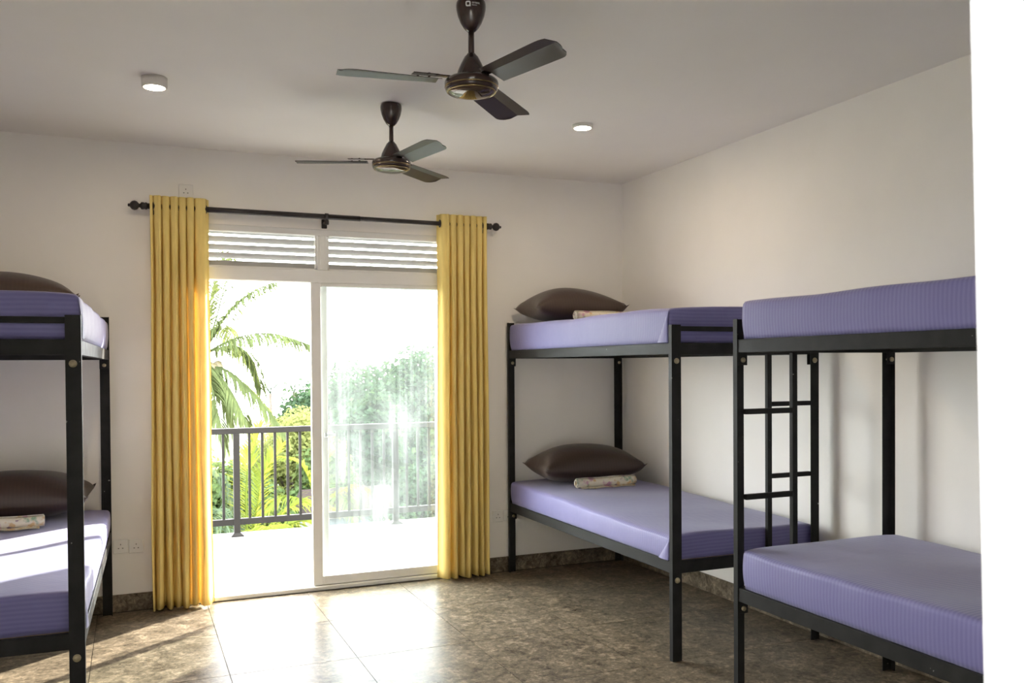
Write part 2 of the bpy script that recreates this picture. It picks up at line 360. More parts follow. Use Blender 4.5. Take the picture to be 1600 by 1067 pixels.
struct('added_rear_light_wall', MB().box((-9.0, YF-WT-1.85, -0.14), (0.8, YF-WT-1.7, H+0.15)).box((0.65, YF-WT-1.7, -0.14), (0.8, YF-WT, H+0.15)), 'wall')  # also added out of view; lets rear light in only from the left end
struct('added_balcony_shade', MB().box((-6.0, WT, 2.62), (2.5, 1.05, 2.77)), 'outside_wall')  # unseen overhang, added to keep sky light off the louvres and railing

# ------------------------------------------------------------------ sliding balcony door
door = struct('door_1', MB().box((OX0, 0.0, 0), (OX0+0.045, 0.10, OZ), 0.003).box((OX1-0.045, 0.0, 0), (OX1, 0.10, OZ), 0.003)
              .box((OX0+0.045, 0.0, OZ-0.040), (OX1-0.045, 0.10, OZ), 0.003), 'white_frame')
MB().box((OX0+0.045, -0.012, 0.001), (OX1-0.045, 0.11, 0.030), 0.004).box((OX0+0.045, 0.030, 0.030), (OX1-0.045, 0.034, 0.042)).box((OX0+0.045, 0.070, 0.030), (OX1-0.045, 0.074, 0.042)).build('sill', 'white_frame', door)
MB().box((OX0+0.045, -0.006, 2.035), (OX1-0.045, 0.10, 2.118), 0.004).build('transom', 'white_frame', door)
MB().box((-2.307, -0.004, 2.118), (-2.240, 0.09, OZ-0.040), 0.004).box((-2.290, -0.012, 2.118), (-2.257, -0.004, OZ-0.040), 0.003).build('mullion', 'white_frame', door)
for (xa, xb) in ((OX0+0.045, -2.307), (-2.240, OX1-0.045)):
    lf = MB().box((xa, 0.01, 2.118), (xa+0.012, 0.085, OZ-0.04)).box((xb-0.012, 0.01, 2.118), (xb, 0.085, OZ-0.04)).box((xa, 0.01, 2.118), (xb, 0.085, 2.128)).build('louvre_frame', 'white_frame', door)
    for k in range(5):                                 # fixed louvre blades sloping down to the outside
        zc = 2.128+0.0515*k-0.004
        pts = [(0.034, zc+0.0365), (0.038, zc+0.0385), (0.057, zc+0.0035), (0.053, zc+0.0015)]
        vs = [(x, y, z) for x in (xa+0.012, xb-0.012) for y, z in pts]
        MB().add(vs, [(0, 1, 2, 3), (7, 6, 5, 4)]+[(i, 4+i, 4+(i+1) % 4, (i+1) % 4) for i in range(4)]).build('louvre_blade', 'blade_grey', lf)
def panel(xa, xb, ya, yb, lw, bw):
    f = MB().box((xa, ya, 0.034), (xa+lw, yb, 2.036), 0.003).box((xb-0.07, ya, 0.034), (xb, yb, 2.036), 0.003)
    f.box((xa+lw, ya, 0.034), (xb-0.07, yb, 0.034+bw), 0.003).box((xa+lw, ya, 2.012), (xb-0.07, yb, 2.036), 0.003)
    o = f.build('sliding_panel', 'white_frame', door)
    yc = (ya+yb)/2
    MB().box((xa+lw-0.004, yc-0.003, 0.030+bw), (xb-0.068, yc+0.003, 2.016)).build('glass_pane', 'glass', o)
    return o
front_panel = panel(-2.352, OX1-0.045, 0.004, 0.036, 0.066, 0.058)
rear_panel = panel(-2.300, OX1-0.045, 0.052, 0.084, 0.066, 0.040)
MB().box((-2.262, 0.040, 1.010), (-2.240, 0.052, 1.040), 0.003).box((-2.248, 0.040, 1.020), (-2.190, 0.047, 1.030), 0.002).build('latch', 'chrome', rear_panel)

# ------------------------------------------------------------------ balcony and railing
struct('balcony_slab', MB().box((-6.0, WT, -0.20), (2.5, 2.52, -0.025)).box((OX0, 0.0, -0.12), (OX1, WT, 0.0)), 'slab')
RY = 2.35
rl = thing('balcony_railing', (-1.86, RY, -0.025), 'dark grey metal balcony railing with upright bars outside the glass door', 'railing')
off = Vector((1.86, -RY, 0.025))
def rbox(a, b, bev=0.003): return MB().box(Vector(a)+off, Vector(b)+off, bev)
rbox((-5.6, RY-0.025, 0.888), (2.2, RY+0.025, 0.938)).build('top_rail', 'rail', rl)
rbox((-5.6, RY-0.02, 0.075), (2.2, RY+0.02, 0.130)).build('bottom_rail', 'rail', rl)
px_ = [-2.588+1.46*k for k in range(-2, 4)]
for x in px_:
    po = rbox((x-0.027, RY-0.027, -0.015), (x+0.027, RY+0.027, 0.888)).build('post', 'rail', rl)
    b_ = MB(); 
    b_.add([Vector((x+sx*w, RY+sy*w, z))+off for w, z in ((0.055, -0.025), (0.055, -0.017), (0.028, 0.006)) for sx, sy in ((-1, -1), (1, -1), (1, 1), (-1, 1))],
           [(3, 2, 1, 0), (8, 9, 10, 11)]+[(r*4+i, r*4+(i+1) % 4, r*4+4+(i+1) % 4, r*4+4+i) for r in range(2) for i in range(4)])
    b_.build('base_plate', 'rail', po)
bal_me = MB().box((-0.011, -0.011, 0.130), (0.011, 0.011, 0.888)).mesh('baluster', 'rail')
for x in px_[:-1]:
    for k in range(1, 13): link('baluster', bal_me, rl, Vector((x+1.46/13*k, RY, 0))+off)

# ------------------------------------------------------------------ bunk beds
ZL0, ZL1, ZU0, ZU1 = 0.437, 0.497, 1.530, 1.588
def bunk(name, loc, rz, s, L, W, label):
    """foot end (lower posts, guard bar, ladder) at y=-L, head end at y=0; s mirrors the bed across x"""
    r = thing(name, loc, label, 'bunk bed', None, rz)
    t = 0.004; FE, FS = 0.054, 0.028
    X = lambda x: s*x
    for (cx, sx) in ((0, 1), (W, -1)):
        for (cy, sy, top) in ((0, -1, 1.785), (-L, 1, 1.678)):
            pts = [(cx, cy), (cx+sx*FE, cy), (cx+sx*FE, cy+sy*t), (cx+sx*t, cy+sy*t), (cx+sx*t, cy+sy*FS), (cx, cy+sy*FS)]
            po = MB().prism([(X(x), y) for x, y in pts], 0, top).build('post', 'black', r)
            for z0 in (ZU0, ZL0):
                MB().box((X(cx+sx*t), cy+sy*0.027, z0-0.055), (X(cx+sx*0.054), cy+sy*0.031, z0+0.004), 0.002).build('bracket', 'black', po)
                prof = [(0, -0.010), (0.010, -0.010), (0.010, -0.003), (0.0145, -0.003), (0.0145, 0.002), (0.005, 0.002), (0.005, 0.030), (0.011, 0.030), (0.011, 0.038), (0, 0.038)]
                if sy < 0: prof = [(q_, -h_) for q_, h_ in prof][::-1]
                MB().lathe(prof, 12, (X(cx+sx*0.028), cy, z0-0.032), 'Y').build('bolt', 'bolt', po)
    for z0, z1 in ((ZL0, ZL1), (ZU0, ZU1)):
        for cx, sx in ((0, 1), (W, -1)):
            MB().box((X(cx+sx*t), -t, z0), (X(cx+sx*(t+0.026)), -L+t, z1), 0.002).build('side_rail', 'black', r)
        for cy, sy in ((0, -1), (-L, 1)):
            MB().box((X(t+0.026), cy+sy*t, z0), (X(W-t-0.026), cy+sy*(t+0.026), z1), 0.002).build('end_rail', 'black', r)
        MB().box((X(0.031), -0.031, z1-0.013), (X(W-0.031), -L+0.031, z1)).build('bed_board', 'board', r)
    MB().box((X(FE), -L+t, 1.647), (X(W-FE), -L+t+0.022, 1.671), 0.002).build('guard_bar', 'black', r)
    xs = W-0.335
    MB().box((X(xs), -L+t, ZL1), (X(xs+0.028), -L+t+0.024, ZU0), 0.002).build('ladder_stile', 'black', r)
    for zc in (1.270, 0.892):
        MB().box((X(xs+0.028), -L+t+0.001, zc-0.012), (X(W-0.05), -L+t+0.023, zc+0.012), 0.002).build('ladder_rung', 'black', r)
    return r

def mattress(bed_loc, rz, s, L, W, z0, z1, label, group, seed, sag=0.03, ext=(0.03, 0.03), slump=0.0, fold=True):
    """sheeted mattress lying on a bunk; same local frame as the bunk"""
    rnd = random.Random(seed)
    r = thing('mattress', (*bed_loc[:2], 0), label, 'mattress', group, rz)
    x0, x1, y0, y1 = 0.006, W-0.01, -L+ext[0], -ext[1]
    bm = bmesh.new(); bmesh.ops.create_cube(bm, size=1.0)
    for v in bm.verts: v.co = Vector(((v.co.x+.5)*(x1-x0)+x0, (v.co.y+.5)*(y1-y0)+y0, (v.co.z+.5)*(z1-z0)+z0))
    def cut(ax, n):
        lo, hi = ((x0, x1), (y0, y1), (z0, z1))[ax]
        for k in range(1, n):
            no = Vector((0, 0, 0)); no[ax] = 1; co = Vector((0, 0, 0)); co[ax] = lo+(hi-lo)*k/n
            bmesh.ops.bisect_plane(bm, geom=bm.verts[:]+bm.edges[:]+bm.faces[:], plane_co=co, plane_no=no)
    cut(0, 24); cut(1, 54); cut(2, 8)
    for ax_, vals in ((0, (x0+0.010, x0+0.024, x1-0.024, x1-0.010)), (1, (y0+0.010, y0+0.024, y1-0.024, y1-0.010)), (2, (z1-0.010,))):
        for c0 in vals:
            no = Vector((0, 0, 0)); no[ax_] = 1; co = Vector((0, 0, 0)); co[ax_] = c0
            bmesh.ops.bisect_plane(bm, geom=bm.verts[:]+bm.edges[:]+bm.faces[:], plane_co=co, plane_no=no)
    ph = [rnd.uniform(0, 6.28) for _ in range(8)]
    R = 0.017; cxm, cym = (x0+x1)/2, (y0+y1)/2
    for v in bm.verts:
        p_ = v.co.copy(); q = p_.copy()
        lo = Vector((x0+R, y0+R, z0+R*0.5)); hi = Vector((x1-R, y1-R, z1-R))
        c_ = Vector([min(max(p_[i], lo[i]), hi[i]) for i in range(3)]); d = p_-c_
        if d.length > 1e-6:
            rr = R if p_.z > (z0+z1)/2 else R
            q = c_+d.normalized()*min(d.length, R)
        zt = (p_.z-z0)/(z1-z0)
        side = min(p_.x-x0, x1-p_.x, p_.y-y0, y1-p_.y) < 0.01
        # gentle bulge of the long sides, gathered hem, lumps on top
        if side:
            b = 0.006*math.sin(PI*zt)+0.0025*math.sin(p_.y*23+ph[0])*zt
            hem = (1-zt)**3*(0.0022*math.sin(p_.y*61+ph[1])*math.sin(p_.y*7+ph[6])+0.0016*math.sin(p_.x*70+ph[2]))
            nx = -1 if p_.x-x0 < 0.01 else (1 if x1-p_.x < 0.01 else 0)
            ny = -1 if p_.y-y0 < 0.01 else (1 if y1-p_.y < 0.01 else 0)
            q.x += nx*(b*0.6-abs(hem)-0.004*(1-zt)**3); q.y += ny*(b*0.6-abs(hem)-0.004*(1-zt)**3)
        u = (p_.y-y0)/(y1-y0)
        q.z += zt*(0.004*math.sin(p_.x*7+ph[3])*math.sin(p_.y*5+ph[4])+0.002*math.sin(p_.y*11+ph[5]+p_.x*4))
        q.z -= zt*slump*(1-u)
        edge = min(p_.x-x0, x1-p_.x); q.z -= zt*sag*0.35*math.exp(-edge/0.06)
        v.co = q
    for v in bm.verts: v.co.x *= s
    if s < 0: bmesh.ops.reverse_faces(bm, faces=bm.faces[:])
    for f in bm.faces: f.smooth = True
    me = bpy.data.meshes.new('cover'); bm.to_mesh(me); bm.free(); me.materials.append(MT['sheet'])
    link('cover', me, r)
    if fold:                                            # hospital-corner flap of the sheet at both corners of the y0 end
        for xc, sg in ((x0, 1), (x1, -1)):
            h = z1-z0-0.02; dz = -slump
            def fl(u, w, off=0.0):
                yy = y0+0.004+u*(0.006+0.085*(1-w)**1.2); zz = z0+0.004+w*(h-0.012+dz*0.9)
                lift = 0.0085+0.006*math.sin(PI*u)*(1-w*0.6)
                return (s*(xc-sg*(lift*(1-0.75*w**4)-off)), yy, zz)
            g = MB(); g.grid(lambda u, w: fl(u, w), 7, 9); n0 = len(g.v)
            g.grid(lambda u, w: fl(u, w, 0.006), 7, 9)
            o = g.build('corner_fold', 'sheet', r)
    return r

BUNKS = {
 'far': dict(loc=(-0.968, -0.035, 0), rz=-math.radians(-0.43), s=1, L=2.12, W=0.925),
 'near': dict(loc=(-0.080, -4.79, 0), rz=PI, s=1, L=2.12, W=0.925),
 'left': dict(loc=(-3.560, -0.055, 0), rz=-math.radians(1.35), s=-1, L=2.17, W=0.925),
}
B = BUNKS['far']
B['rz'] = -math.radians(0.40)
bunk('bunk_bed', label='black metal bunk bed standing in the far right corner beside the curtain', **B)
bunk('bunk_bed', label='black metal bunk bed in the right foreground with a ladder at its far end', **BUNKS['near'])
bunk('bunk_bed', label='black metal bunk bed against the left edge of the picture', **BUNKS['left'])
def mt(key, z0, z1, label, seed, **kw):
    b = BUNKS[key]; return mattress(b['loc'], b['rz'], b['s'], b['L'], b['W'], z0, z1, label, 'lilac striped mattresses on the bunks', seed, **kw)
mt('far', ZU1, 1.774, 'lilac striped mattress on the top tier of the far right corner bunk', 1)
mt('far', ZL1, 0.665, 'lilac striped mattress on the lower tier of the far right corner bunk', 2, slump=0.040, sag=0.04)
mt('near', ZU1, 1.762, 'lilac striped mattress on the top tier of the right foreground bunk', 3, fold=False, ext=(0.045, 0.03))
mt('near', ZL1, 0.672, 'lilac striped mattress on the lower tier of the right foreground bunk', 4, fold=False, ext=(0.045, 0.03))
mt('left', ZU1, 1.765, 'lilac striped mattress on the top tier of the left bunk', 5)
mt('left', ZL1, 0.648, 'lilac striped mattress on the lower tier of the left bunk, crossed by sunlight', 6)

# ------------------------------------------------------------------ pillows and rolled cloths
def pillow(loc, w, d, t, rz, label, seed, tilt=0.0):
    rnd = random.Random(seed); ph = [rnd.uniform(0, 6.28) for _ in range(4)]
    def sf(top):
        def fn(u, v):
            x, y = 2*u-1, 2*v-1
            px = (1-0.10*(1-x*x)**1.0*1.0*(abs(y)**3))    # sides pulled in between the pointed corners
            X_ = x*w/2*(1-0.085*(1-y*y)); Y_ = y*d/2*(1-0.10*(1-x*x))
            hgt = (max(0, 1-x**2)**0.40)*(max(0, 1-y**2)**0.50)
            z = hgt*(t*0.60 if top else -t*0.40)*(1+0.06*math.sin(3*x+ph[0])*math.sin(2.5*y+ph[1]))
            z += 0.012*(abs(x*y))**6*(1 if x > 0 else 0.4)*3
            return (X_, Y_, z if top else max(z, -t*0.33))
        return fn
    g = MB(); g.grid(sf(True), 27, 21)
    n = len(g.v); g.grid(sf(False), 27, 21); g.f[len(g.f)//2:] = [f[::-1] for f in g.f[len(g.f)//2:]]
    me = g.mesh('pillow', 'pillow')
    bm = bmesh.new(); bm.from_mesh(me); bmesh.ops.remove_doubles(bm, verts=bm.verts[:], dist=0.0005)
    bmesh.ops.recalc_face_normals(bm, faces=bm.faces[:]); bm.to_mesh(me); bm.free()
    o = link('pillow', me, None, (loc[0], loc[1], loc[2]+t*0.33)); o.rotation_euler = (tilt, 0, rz)
    return tag(o, label, 'pillow', 'brown pillows on the bunks')
pillow((-0.495, -0.305, 0.672), 0.77, 0.46, 0.275, math.radians(-4), 'dark brown pillow on the lower tier of the far right corner bunk', 1, math.radians(1.5))
pillow((-0.595, -0.305, 1.788), 0.69, 0.46, 0.25, math.radians(-3), 'brown pillow on the top tier of the far right corner bunk', 2, math.radians(1.5))
pillow((-4.035, -0.300, 0.668), 0.77, 0.46, 0.275, math.radians(-3), 'dark brown pillow on the lower tier of the left bunk', 3, math.radians(2))
pillow((-4.09, -0.300, 1.786), 0.77, 0.46, 0.24, math.radians(2), 'brown pillow on the top tier of the left bunk', 4, math.radians(3))

def rolled(loc, length, rad, rz, label, seed):
    r = thing('rolled_sheet', loc, label, 'rolled sheet', 'rolled floral sheets by the pillows', rz)
    rnd = random.Random(seed)
    th, pitch = 0.0045, rad/4.2
    turns = 3.9; N = 74
    def sp(k, inner):
        a = k/N*turns*2*PI; rr = 0.006+(rad-0.006)*k/N-(th if inner else 0)
        return (rr*math.cos(a+2.2), max(-rad, rr*math.sin(a+2.2)*0.93))
    prof = [sp(k, False) for k in range(N+1)]+[sp(k, True) for k in range(N, -1, -1)]
    n = len(prof); segs = 9; vs = []
    for j in range(segs):
        x = -length/2+length*j/(segs-1)
        k_ = 1+0.05*math.sin(j*1.3+seed)-0.04*(j in (0, segs-1))
        vs += [(x+0.004*math.sin(i*0.09+seed), y*k_, z*k_+rad) for i, (y, z) in enumerate(prof)]
    fs = [(j*n+i, j*n+(i+1) % n, (j+1)*n+(i+1) % n, (j+1)*n+i) for j in range(segs-1) for i in range(n)]
    cap = [(k, k+1, n-2-k, n-1-k) for k in range(N)]
    fs += [c for c in cap]+[tuple(x_+(segs-1)*n for x_ in c[::-1]) for c in cap]
    MB().add(vs, fs, True).build('roll', 'floral', r)
    def flap(u, v):                                     # loose hem lying in front of the roll
        return (-length/2+0.02+u*(length-0.04), -rad*0.5-v*rad*0.85, 0.004+0.006*(1-v)+0.004*math.sin(u*9+seed)**2)
    g = MB(); g.grid(flap, 20, 4); g.grid(lambda u, v: tuple(np.array(flap(u, v))-np.array((0, 0, 0.003))), 20, 4)
    g.build('loose_hem', 'floral', r)
    return r
rolled((-0.485, -0.60, 0.652), 0.46, 0.037, math.radians(2), 'rolled floral sheet by the pillow on the lower tier of the corner bunk', 1)
rolled((-0.505, -0.60, 1.776), 0.42, 0.036, math.radians(0), 'rolled floral sheet by the pillow on the top tier of the corner bunk', 2)
rolled((-4.095, -0.665, 0.650), 0.45, 0.036, math.radians(3), 'rolled floral sheet by the pillow on the lower tier of the left bunk', 3)

# ------------------------------------------------------------------ curtains and rod
ROD_Y, ROD_Z = -0.085, 2.457
rod = thing('curtain_rod', (-2.24, ROD_Y, ROD_Z), 'dark metal curtain rod with ball finials above the balcony door', 'curtain rod')
MB().tube([(-1.10, 0, 0), (0.20, 0, 0)], 0.0175, 16).build('pole', 'rod', rod)
MB().tube([(0.14, 0, 0), (1.10, 0, 0)], 0.0150, 16).build('pole', 'rod', rod)
for sg in (-1, 1):
    o = MB().lathe([(0, 0.0), (0.018, 0.0), (0.022, 0.004), (0.022, 0.012), (0.019, 0.016), (0.022, 0.022), (0.022, 0.034), (0.013, 0.040), (0.010, 0.046), (0.016, 0.050),
                (0.025, 0.058), (0.029, 0.072), (0.025, 0.086), (0.015, 0.095), (0.009, 0.098), (0.009, 0.108), (0.0, 0.110)], 18, (0, 0, 0), 'X').build('finial', 'rod', rod)
    o.location = (1.10*sg, 0, 0); o.rotation_euler = (0, 0, 0 if sg > 0 else PI)
for bx_ in (-1.06, -0.02, 1.07):
    MB().box((bx_-0.011, -0.002, -0.040), (bx_+0.011, 0.085, -0.028), 0.002).box((bx_-0.018, 0.075, -0.065), (bx_+0.018, 0.085, -0.005), 0.003) \
        .lathe([(0.0180, -0.011), (0.0225, -0.011), (0.0225, 0.011), (0.0180, 0.011), (0.0180, -0.011)], 14, (bx_, 0, 0), 'X') \
        .lathe([(0, -0.052), (0.012, -0.052), (0.014, -0.046), (0.014, -0.028), (0.010, -0.018), (0, -0.016)], 12, (bx_, -0.004, 0), 'Z').build('bracket', 'rod', rod)

def curtain(x0, x1, folds, label, flap, seed):
    rnd = random.Random(seed)
    r = thing('curtain', ((x0+x1)/2, ROD_Y, 0.015), label, 'curtain', 'mustard curtains at the balcony door')
    ph = [rnd.uniform(0, 6.28) for _ in range(6)]; NH = folds*2-1; fw = [rnd.uniform(0.88, 1.12) for _ in range(NH)]
    fw[-1 if flap > 0 else 0] *= 2.6
    tot = sum(fw); cum = [0]
    for f in fw: cum.append(cum[-1]+f/tot)
    xm = (x0+x1)/2
    NU = folds*2*14; NV = 44
    def fn(i, v):
        u = i
        k = 0
        while k < NH-1 and cum[k+1] < u: k += 1
        t_ = (u-cum[k])/(cum[k+1]-cum[k]); phs = PI*(k+t_+(1 if flap < 0 else 0))
        z = v*2.505
        lowness = 1-v
        A = 0.030+0.012*lowness+0.006*math.sin(ph[0]+k*1.7+z*1.1)
        X_ = x0+(x1-x0)*u
        X_ += min(0.475, 0.33+1.2*max(0, v-0.84))*(x1-x0)*min(fw[k], 1.3)/tot*math.sin(phs)*(1-0.30*lowness)
        X_ = xm+(X_-xm)*(1.0+0.03*lowness-0.05*math.exp(-((v-0.80)/0.2)**2)*0.6)
        wob = lowness*(0.010*math.sin(z*2.1+ph[1]+k)+0.006*math.sin(z*4.7+ph[2]+2*k))
        cs = math.cos(phs); ex = 0.40 if v > 0.93 else 0.40+0.35*min(1, (0.93-v)*3)
        Y_ = -A*math.copysign(abs(cs)**ex, cs)+wob*0.8
        X_ += wob*0.5
        if flap < 0 and u < 0.06 or flap > 0 and u > 0.94:
            Y_ += 0.0
        return (X_-xm, Y_, z+0.006*math.sin(phs*0.5+ph[3])*lowness)
    g = MB(); g.grid(fn, NU+1, NV)
    o = g.build('cloth', 'curtain', r)
    md = o.modifiers.new('thickness', 'SOLIDIFY'); md.thickness = 0.003
    # eyelets where the cloth crosses the rod
    for k in (0, NH-1):
        uu = (cum[k]+cum[k+1])/2
        X_, Y_, Z_ = fn(uu, (ROD_Z-0.015)/2.505)
        ring = [(0.0215+0.006*math.cos(a), 0.003*math.sin(a)) for a in [2*PI*q/8 for q in range(9)]]
        e = MB().lathe(ring, 16, (0, 0, 0), 'X').build('eyelet', 'rod', r, (X_, 0, ROD_Z-0.015))
    return r
curtain(-3.330, -2.985, 7, 'mustard yellow eyelet curtain gathered at the left side of the balcony door', 1, 3)
curtain(-1.500, -1.150, 7, 'mustard yellow eyelet curtain gathered at the right side of the balcony door', -1, 5)

# ------------------------------------------------------------------ sockets
def socket(x, z, label):
    r = thing('power_socket', (x, -0.0005, z), label, 'socket', 'white wall sockets')
    MB().box((-0.043, -0.009, -0.043), (0.043, 0, 0.043), 0.004).build('plate', 'white_plastic', r)
    for dx, dz, w, h in ((0, 0.012, 0.004, 0.008), (-0.0115, -0.011, 0.007, 0.0045), (0.0115, -0.011, 0.007, 0.0045)):
        MB().box((dx-w/2, -0.0096, dz-h/2), (dx+w/2, -0.0085, dz+h/2)).build('pin_slot', 'black_hole', r)
    MB().box((0.024, -0.0100, 0.020), (0.032, -0.0085, 0.034), 0.001).build('switch_key', 'white_plastic', r)
socket(-3.117, 2.576, 'white wall socket peeking out above the left curtain')
socket(-3.513, 0.398, 'white wall socket beside the left bunk post, left one of the low pair')
socket(-3.426, 0.394, 'white wall socket next to the left curtain, right one of the low pair')
socket(-1.036, 0.402, 'white wall socket between the right curtain and the corner bunk post')
socket(-0.949, 0.402, 'white wall socket behind the corner bunk post at the back wall')

# ------------------------------------------------------------------ ceiling lights
def ceiling_light(x, y, label, dz=0.0):
    r = thing('ceiling_light', (x, y, H), label, 'ceiling light', 'round ceiling lights')
    MB().lathe([(0, 0), (0.058, 0), (0.058, -0.044+dz), (0.056, -0.047+dz), (0.047, -0.047+dz), (0.046, -0.044+dz)], 36).build('housing', 'lamp_body', r)
    MB().lathe([(0.0465, -0.0445+dz), (0.0, -0.0445+dz)], 36, smooth=False).build('diffuser', 'lamp_disc', r)
ceiling_light(-3.325, -1.345, 'round white surface ceiling light, lit, above the left curtain')
ceiling_light(-1.060, -1.375, 'round white surface ceiling light, lit, right of the ceiling fans', 0.026)

# ------------------------------------------------------------------ ceiling fans
def text_mesh(body, size):
    cu = bpy.data.curves.new('txt', 'FONT'); cu.body = body; cu.size = size; cu.extrude = 0.0; cu.align_x = 'LEFT'; cu.resolution_u = 3
    o = bpy.data.objects.new('txt', cu); C.objects.link(o)
    me = bpy.data.meshes.new_from_object(o.evaluated_get(bpy.context.evaluated_depsgraph_get()))
    vs = [v.co.copy() for v in me.vertices]; fs = [tuple(p_.vertices) for p_ in me.polygons]
    bpy.data.objects.remove(o); bpy.data.meshes.remove(me); bpy.data.curves.remove(cu)
    return vs, fs
CAN = [(0, 0), (0.050, 0), (0.0545, -0.006), (0.056, -0.018), (0.055, -0.032), (0.050, -0.055), (0.040, -0.080), (0.028, -0.100), (0.016, -0.112), (0.0, -0.114)]
def can_r(z):
    for (r0, z0), (r1, z1) in zip(CAN, CAN[1:]):
        if z1 <= z <= z0: return r0+(r1-r0)*((z0-z)/(z0-z1+1e-9))
    return 0.05
def fan(x, y, th, label, with_print, face, adj=(0, 0, 0)):
    r = thing('ceiling_fan', (x, y, H), label, 'ceiling fan', 'brown ceiling fans')
    can = MB().lathe(CAN, 36).build('canopy', 'fan_brown', r)
    MB().lathe([(0, -0.105), (0.0115, -0.105), (0.0115, -0.215), (0, -0.215)], 16).build('downrod', 'fan_brown', r)
    MB().lathe([(0, -0.196), (0.016, -0.196), (0.018, -0.200), (0.026, -0.208), (0.040, -0.235), (0.052, -0.262), (0.056, -0.280), (0.058, -0.294), (0, -0.294)], 36).build('motor_cone', 'fan_brown', r)
    MB().lathe([(0, -0.288), (0.070, -0.289), (0.092, -0.293), (0.100, -0.300), (0.102, -0.309), (0.101, -0.318), (0.098, -0.322), (0.099, -0.326), (0.098, -0.333), (0.093, -0.338), (0, -0.338)], 48).build('motor_housing', 'fan_brown', r)
    MB().lathe([(0.0995, -0.3195), (0.1015, -0.322), (0.0985, -0.3245)], 48).lathe([(0.0905, -0.336), (0.0935, -0.3395), (0.089, -0.342), (0.086, -0.338)], 48).build('trim_ring', 'fan_trim', r)
    MB().lathe([(0.0885, -0.338), (0.085, -0.3425), (0.070, -0.3485), (0.045, -0.3530), (0.020, -0.3550), (0, -0.3555)], 48).build('bottom_cap', 'fan_cap', r)
    R0, R1 = 0.125, 0.497
    def blade_pt(u, w, up):
        # u along the blade, w across (-1..1); two flat facets meeting in a lengthwise crease
        hw = 0.058+0.012*min(1, u*1.15)
        k = max(0, (u-0.84)/0.16)
        sh = 1-(0.62*k**2.4 if w > 0 else 0.10*k**3)
        tw = -math.radians(9-3*u)
        yy = hw*w*sh; fold = 0.011*abs(w+0.15)
        x = R0+u*(R1-R0)-(0.010*max(0, w)**3 if u > 0.999 else 0)
        return (x, yy*math.cos(tw), yy*math.sin(tw)-fold*0.9-0.298+up)
    g = MB(); nu = 26; WS = [-1, -0.6, -0.15, 0.3, 0.65, 0.88, 1]; nw = len(WS)
    for up in (0.0, 0.0022):
        o_ = len(g.v); g.add([blade_pt(i/(nu-1), w_, up) for i in range(nu) for w_ in WS],
              [(i*nw+j, (i+1)*nw+j, (i+1)*nw+j+1, i*nw+j+1) for i in range(nu-1) for j in range(nw-1)])
    half = nu*nw; rim = [i*nw for i in range(nu)]+[(nu-1)*nw+j for j in range(1, nw)]+[i*nw+nw-1 for i in range(nu-2, -1, -1)]+[j for j in range(nw-2, 0, -1)]
    nf = (nu-1)*(nw-1); g.f[:nf] = [f[::-1] for f in g.f[:nf]]
    g.f += [(rim[i], rim[(i+1) % len(rim)], rim[(i+1) % len(rim)]+half, rim[i]+half) for i in range(len(rim))]; g.sm += [False]*len(rim)
    bme = g.mesh('blade', 'fan_blade')
    a_ = MB().box((0.080, -0.016, -0.298), (0.140, 0.016, -0.293), 0.001).box((0.130, -0.026, -0.2965), (0.225, 0.026, -0.2935), 0.001)
    for q in ((0.165, -0.014), (0.165, 0.014), (0.205, 0.0)): a_.lathe([(0.005, -0.2935), (0.0045, -0.2905), (0, -0.290)], 8, (q[0], q[1], 0))
    for q in ((0.165, -0.014), (0.165, 0.014), (0.205, 0.0)): a_.lathe([(0.005, -0.302), (0.0045, -0.3055), (0, -0.306)], 8, (q[0], q[1], 0))
    ame = a_.mesh('blade_iron', 'fan_brown')
    for k in range(3):
        b_ = link('blade', bme, r); b_.rotation_euler = (0, 0, th+k*2*PI/3+math.radians(adj[k]))
        i_ = link('blade_iron', ame, b_); i_.rotation_euler = (-math.radians(8), 0, 0); i_.location = (0, 0.0415, 0.0045)
    if with_print:
        def wrap(vs, ox, oz):
            out = []
            for v in vs:
                z = oz+v[1]; rr = can_r(z)+0.0007; a = face+(ox+v[0])/0.056
                out.append((rr*math.cos(a), rr*math.sin(a), z))
            return out
        m_ = MB()
        # rounded-square ring emblem with a tail at its lower right corner
        n = 28; ring = []
        for rad in (0.0098, 0.0050):
            for q in range(n):
                a = 2*PI*q/n; c_, s_ = math.cos(a), math.sin(a); pw = 0.55
                ring.append((math.copysign(abs(c_)**pw, c_)*rad, math.copysign(abs(s_)**pw, s_)*rad, 0))
        m_.add(wrap(ring, -0.0135, -0.0290), [(q, (q+1) % n, n+(q+1) % n, n+q) for q in range(n)])
        m_.add(wrap([(0.003, -0.0075, 0), (0.0085, -0.0105, 0), (0.0108, -0.0085, 0), (0.0055, -0.0045, 0)], -0.0135, -0.0290), [(0, 1, 2, 3)])
        m_.build('emblem', 'print_white', can)
        for body, sz, oz in (('orient', 0.0125, -0.0285), ('electric', 0.0066, -0.0355)):
            vs, fs = text_mesh(body, sz); MB().add(wrap(vs, 0.0005, oz), fs).build('lettering', 'print_white', can)
    return r
FACE = math.atan2(-5.87+2.734, -3.442+2.251)
fan(-2.251, -2.734, math.radians(171), 'brown three-blade ceiling fan nearest the camera, with white printed canopy', True, FACE+0.05, (3, -6, -4))
fan(-2.177, -1.353, math.radians(161), 'brown three-blade ceiling fan nearer the balcony door', False, FACE)

# ------------------------------------------------------------------ outdoors
GZ = -5.2
g_ = struct('ground', MB().box((-60, 2.9, GZ-0.4), (90, 120, GZ)), 'ground')

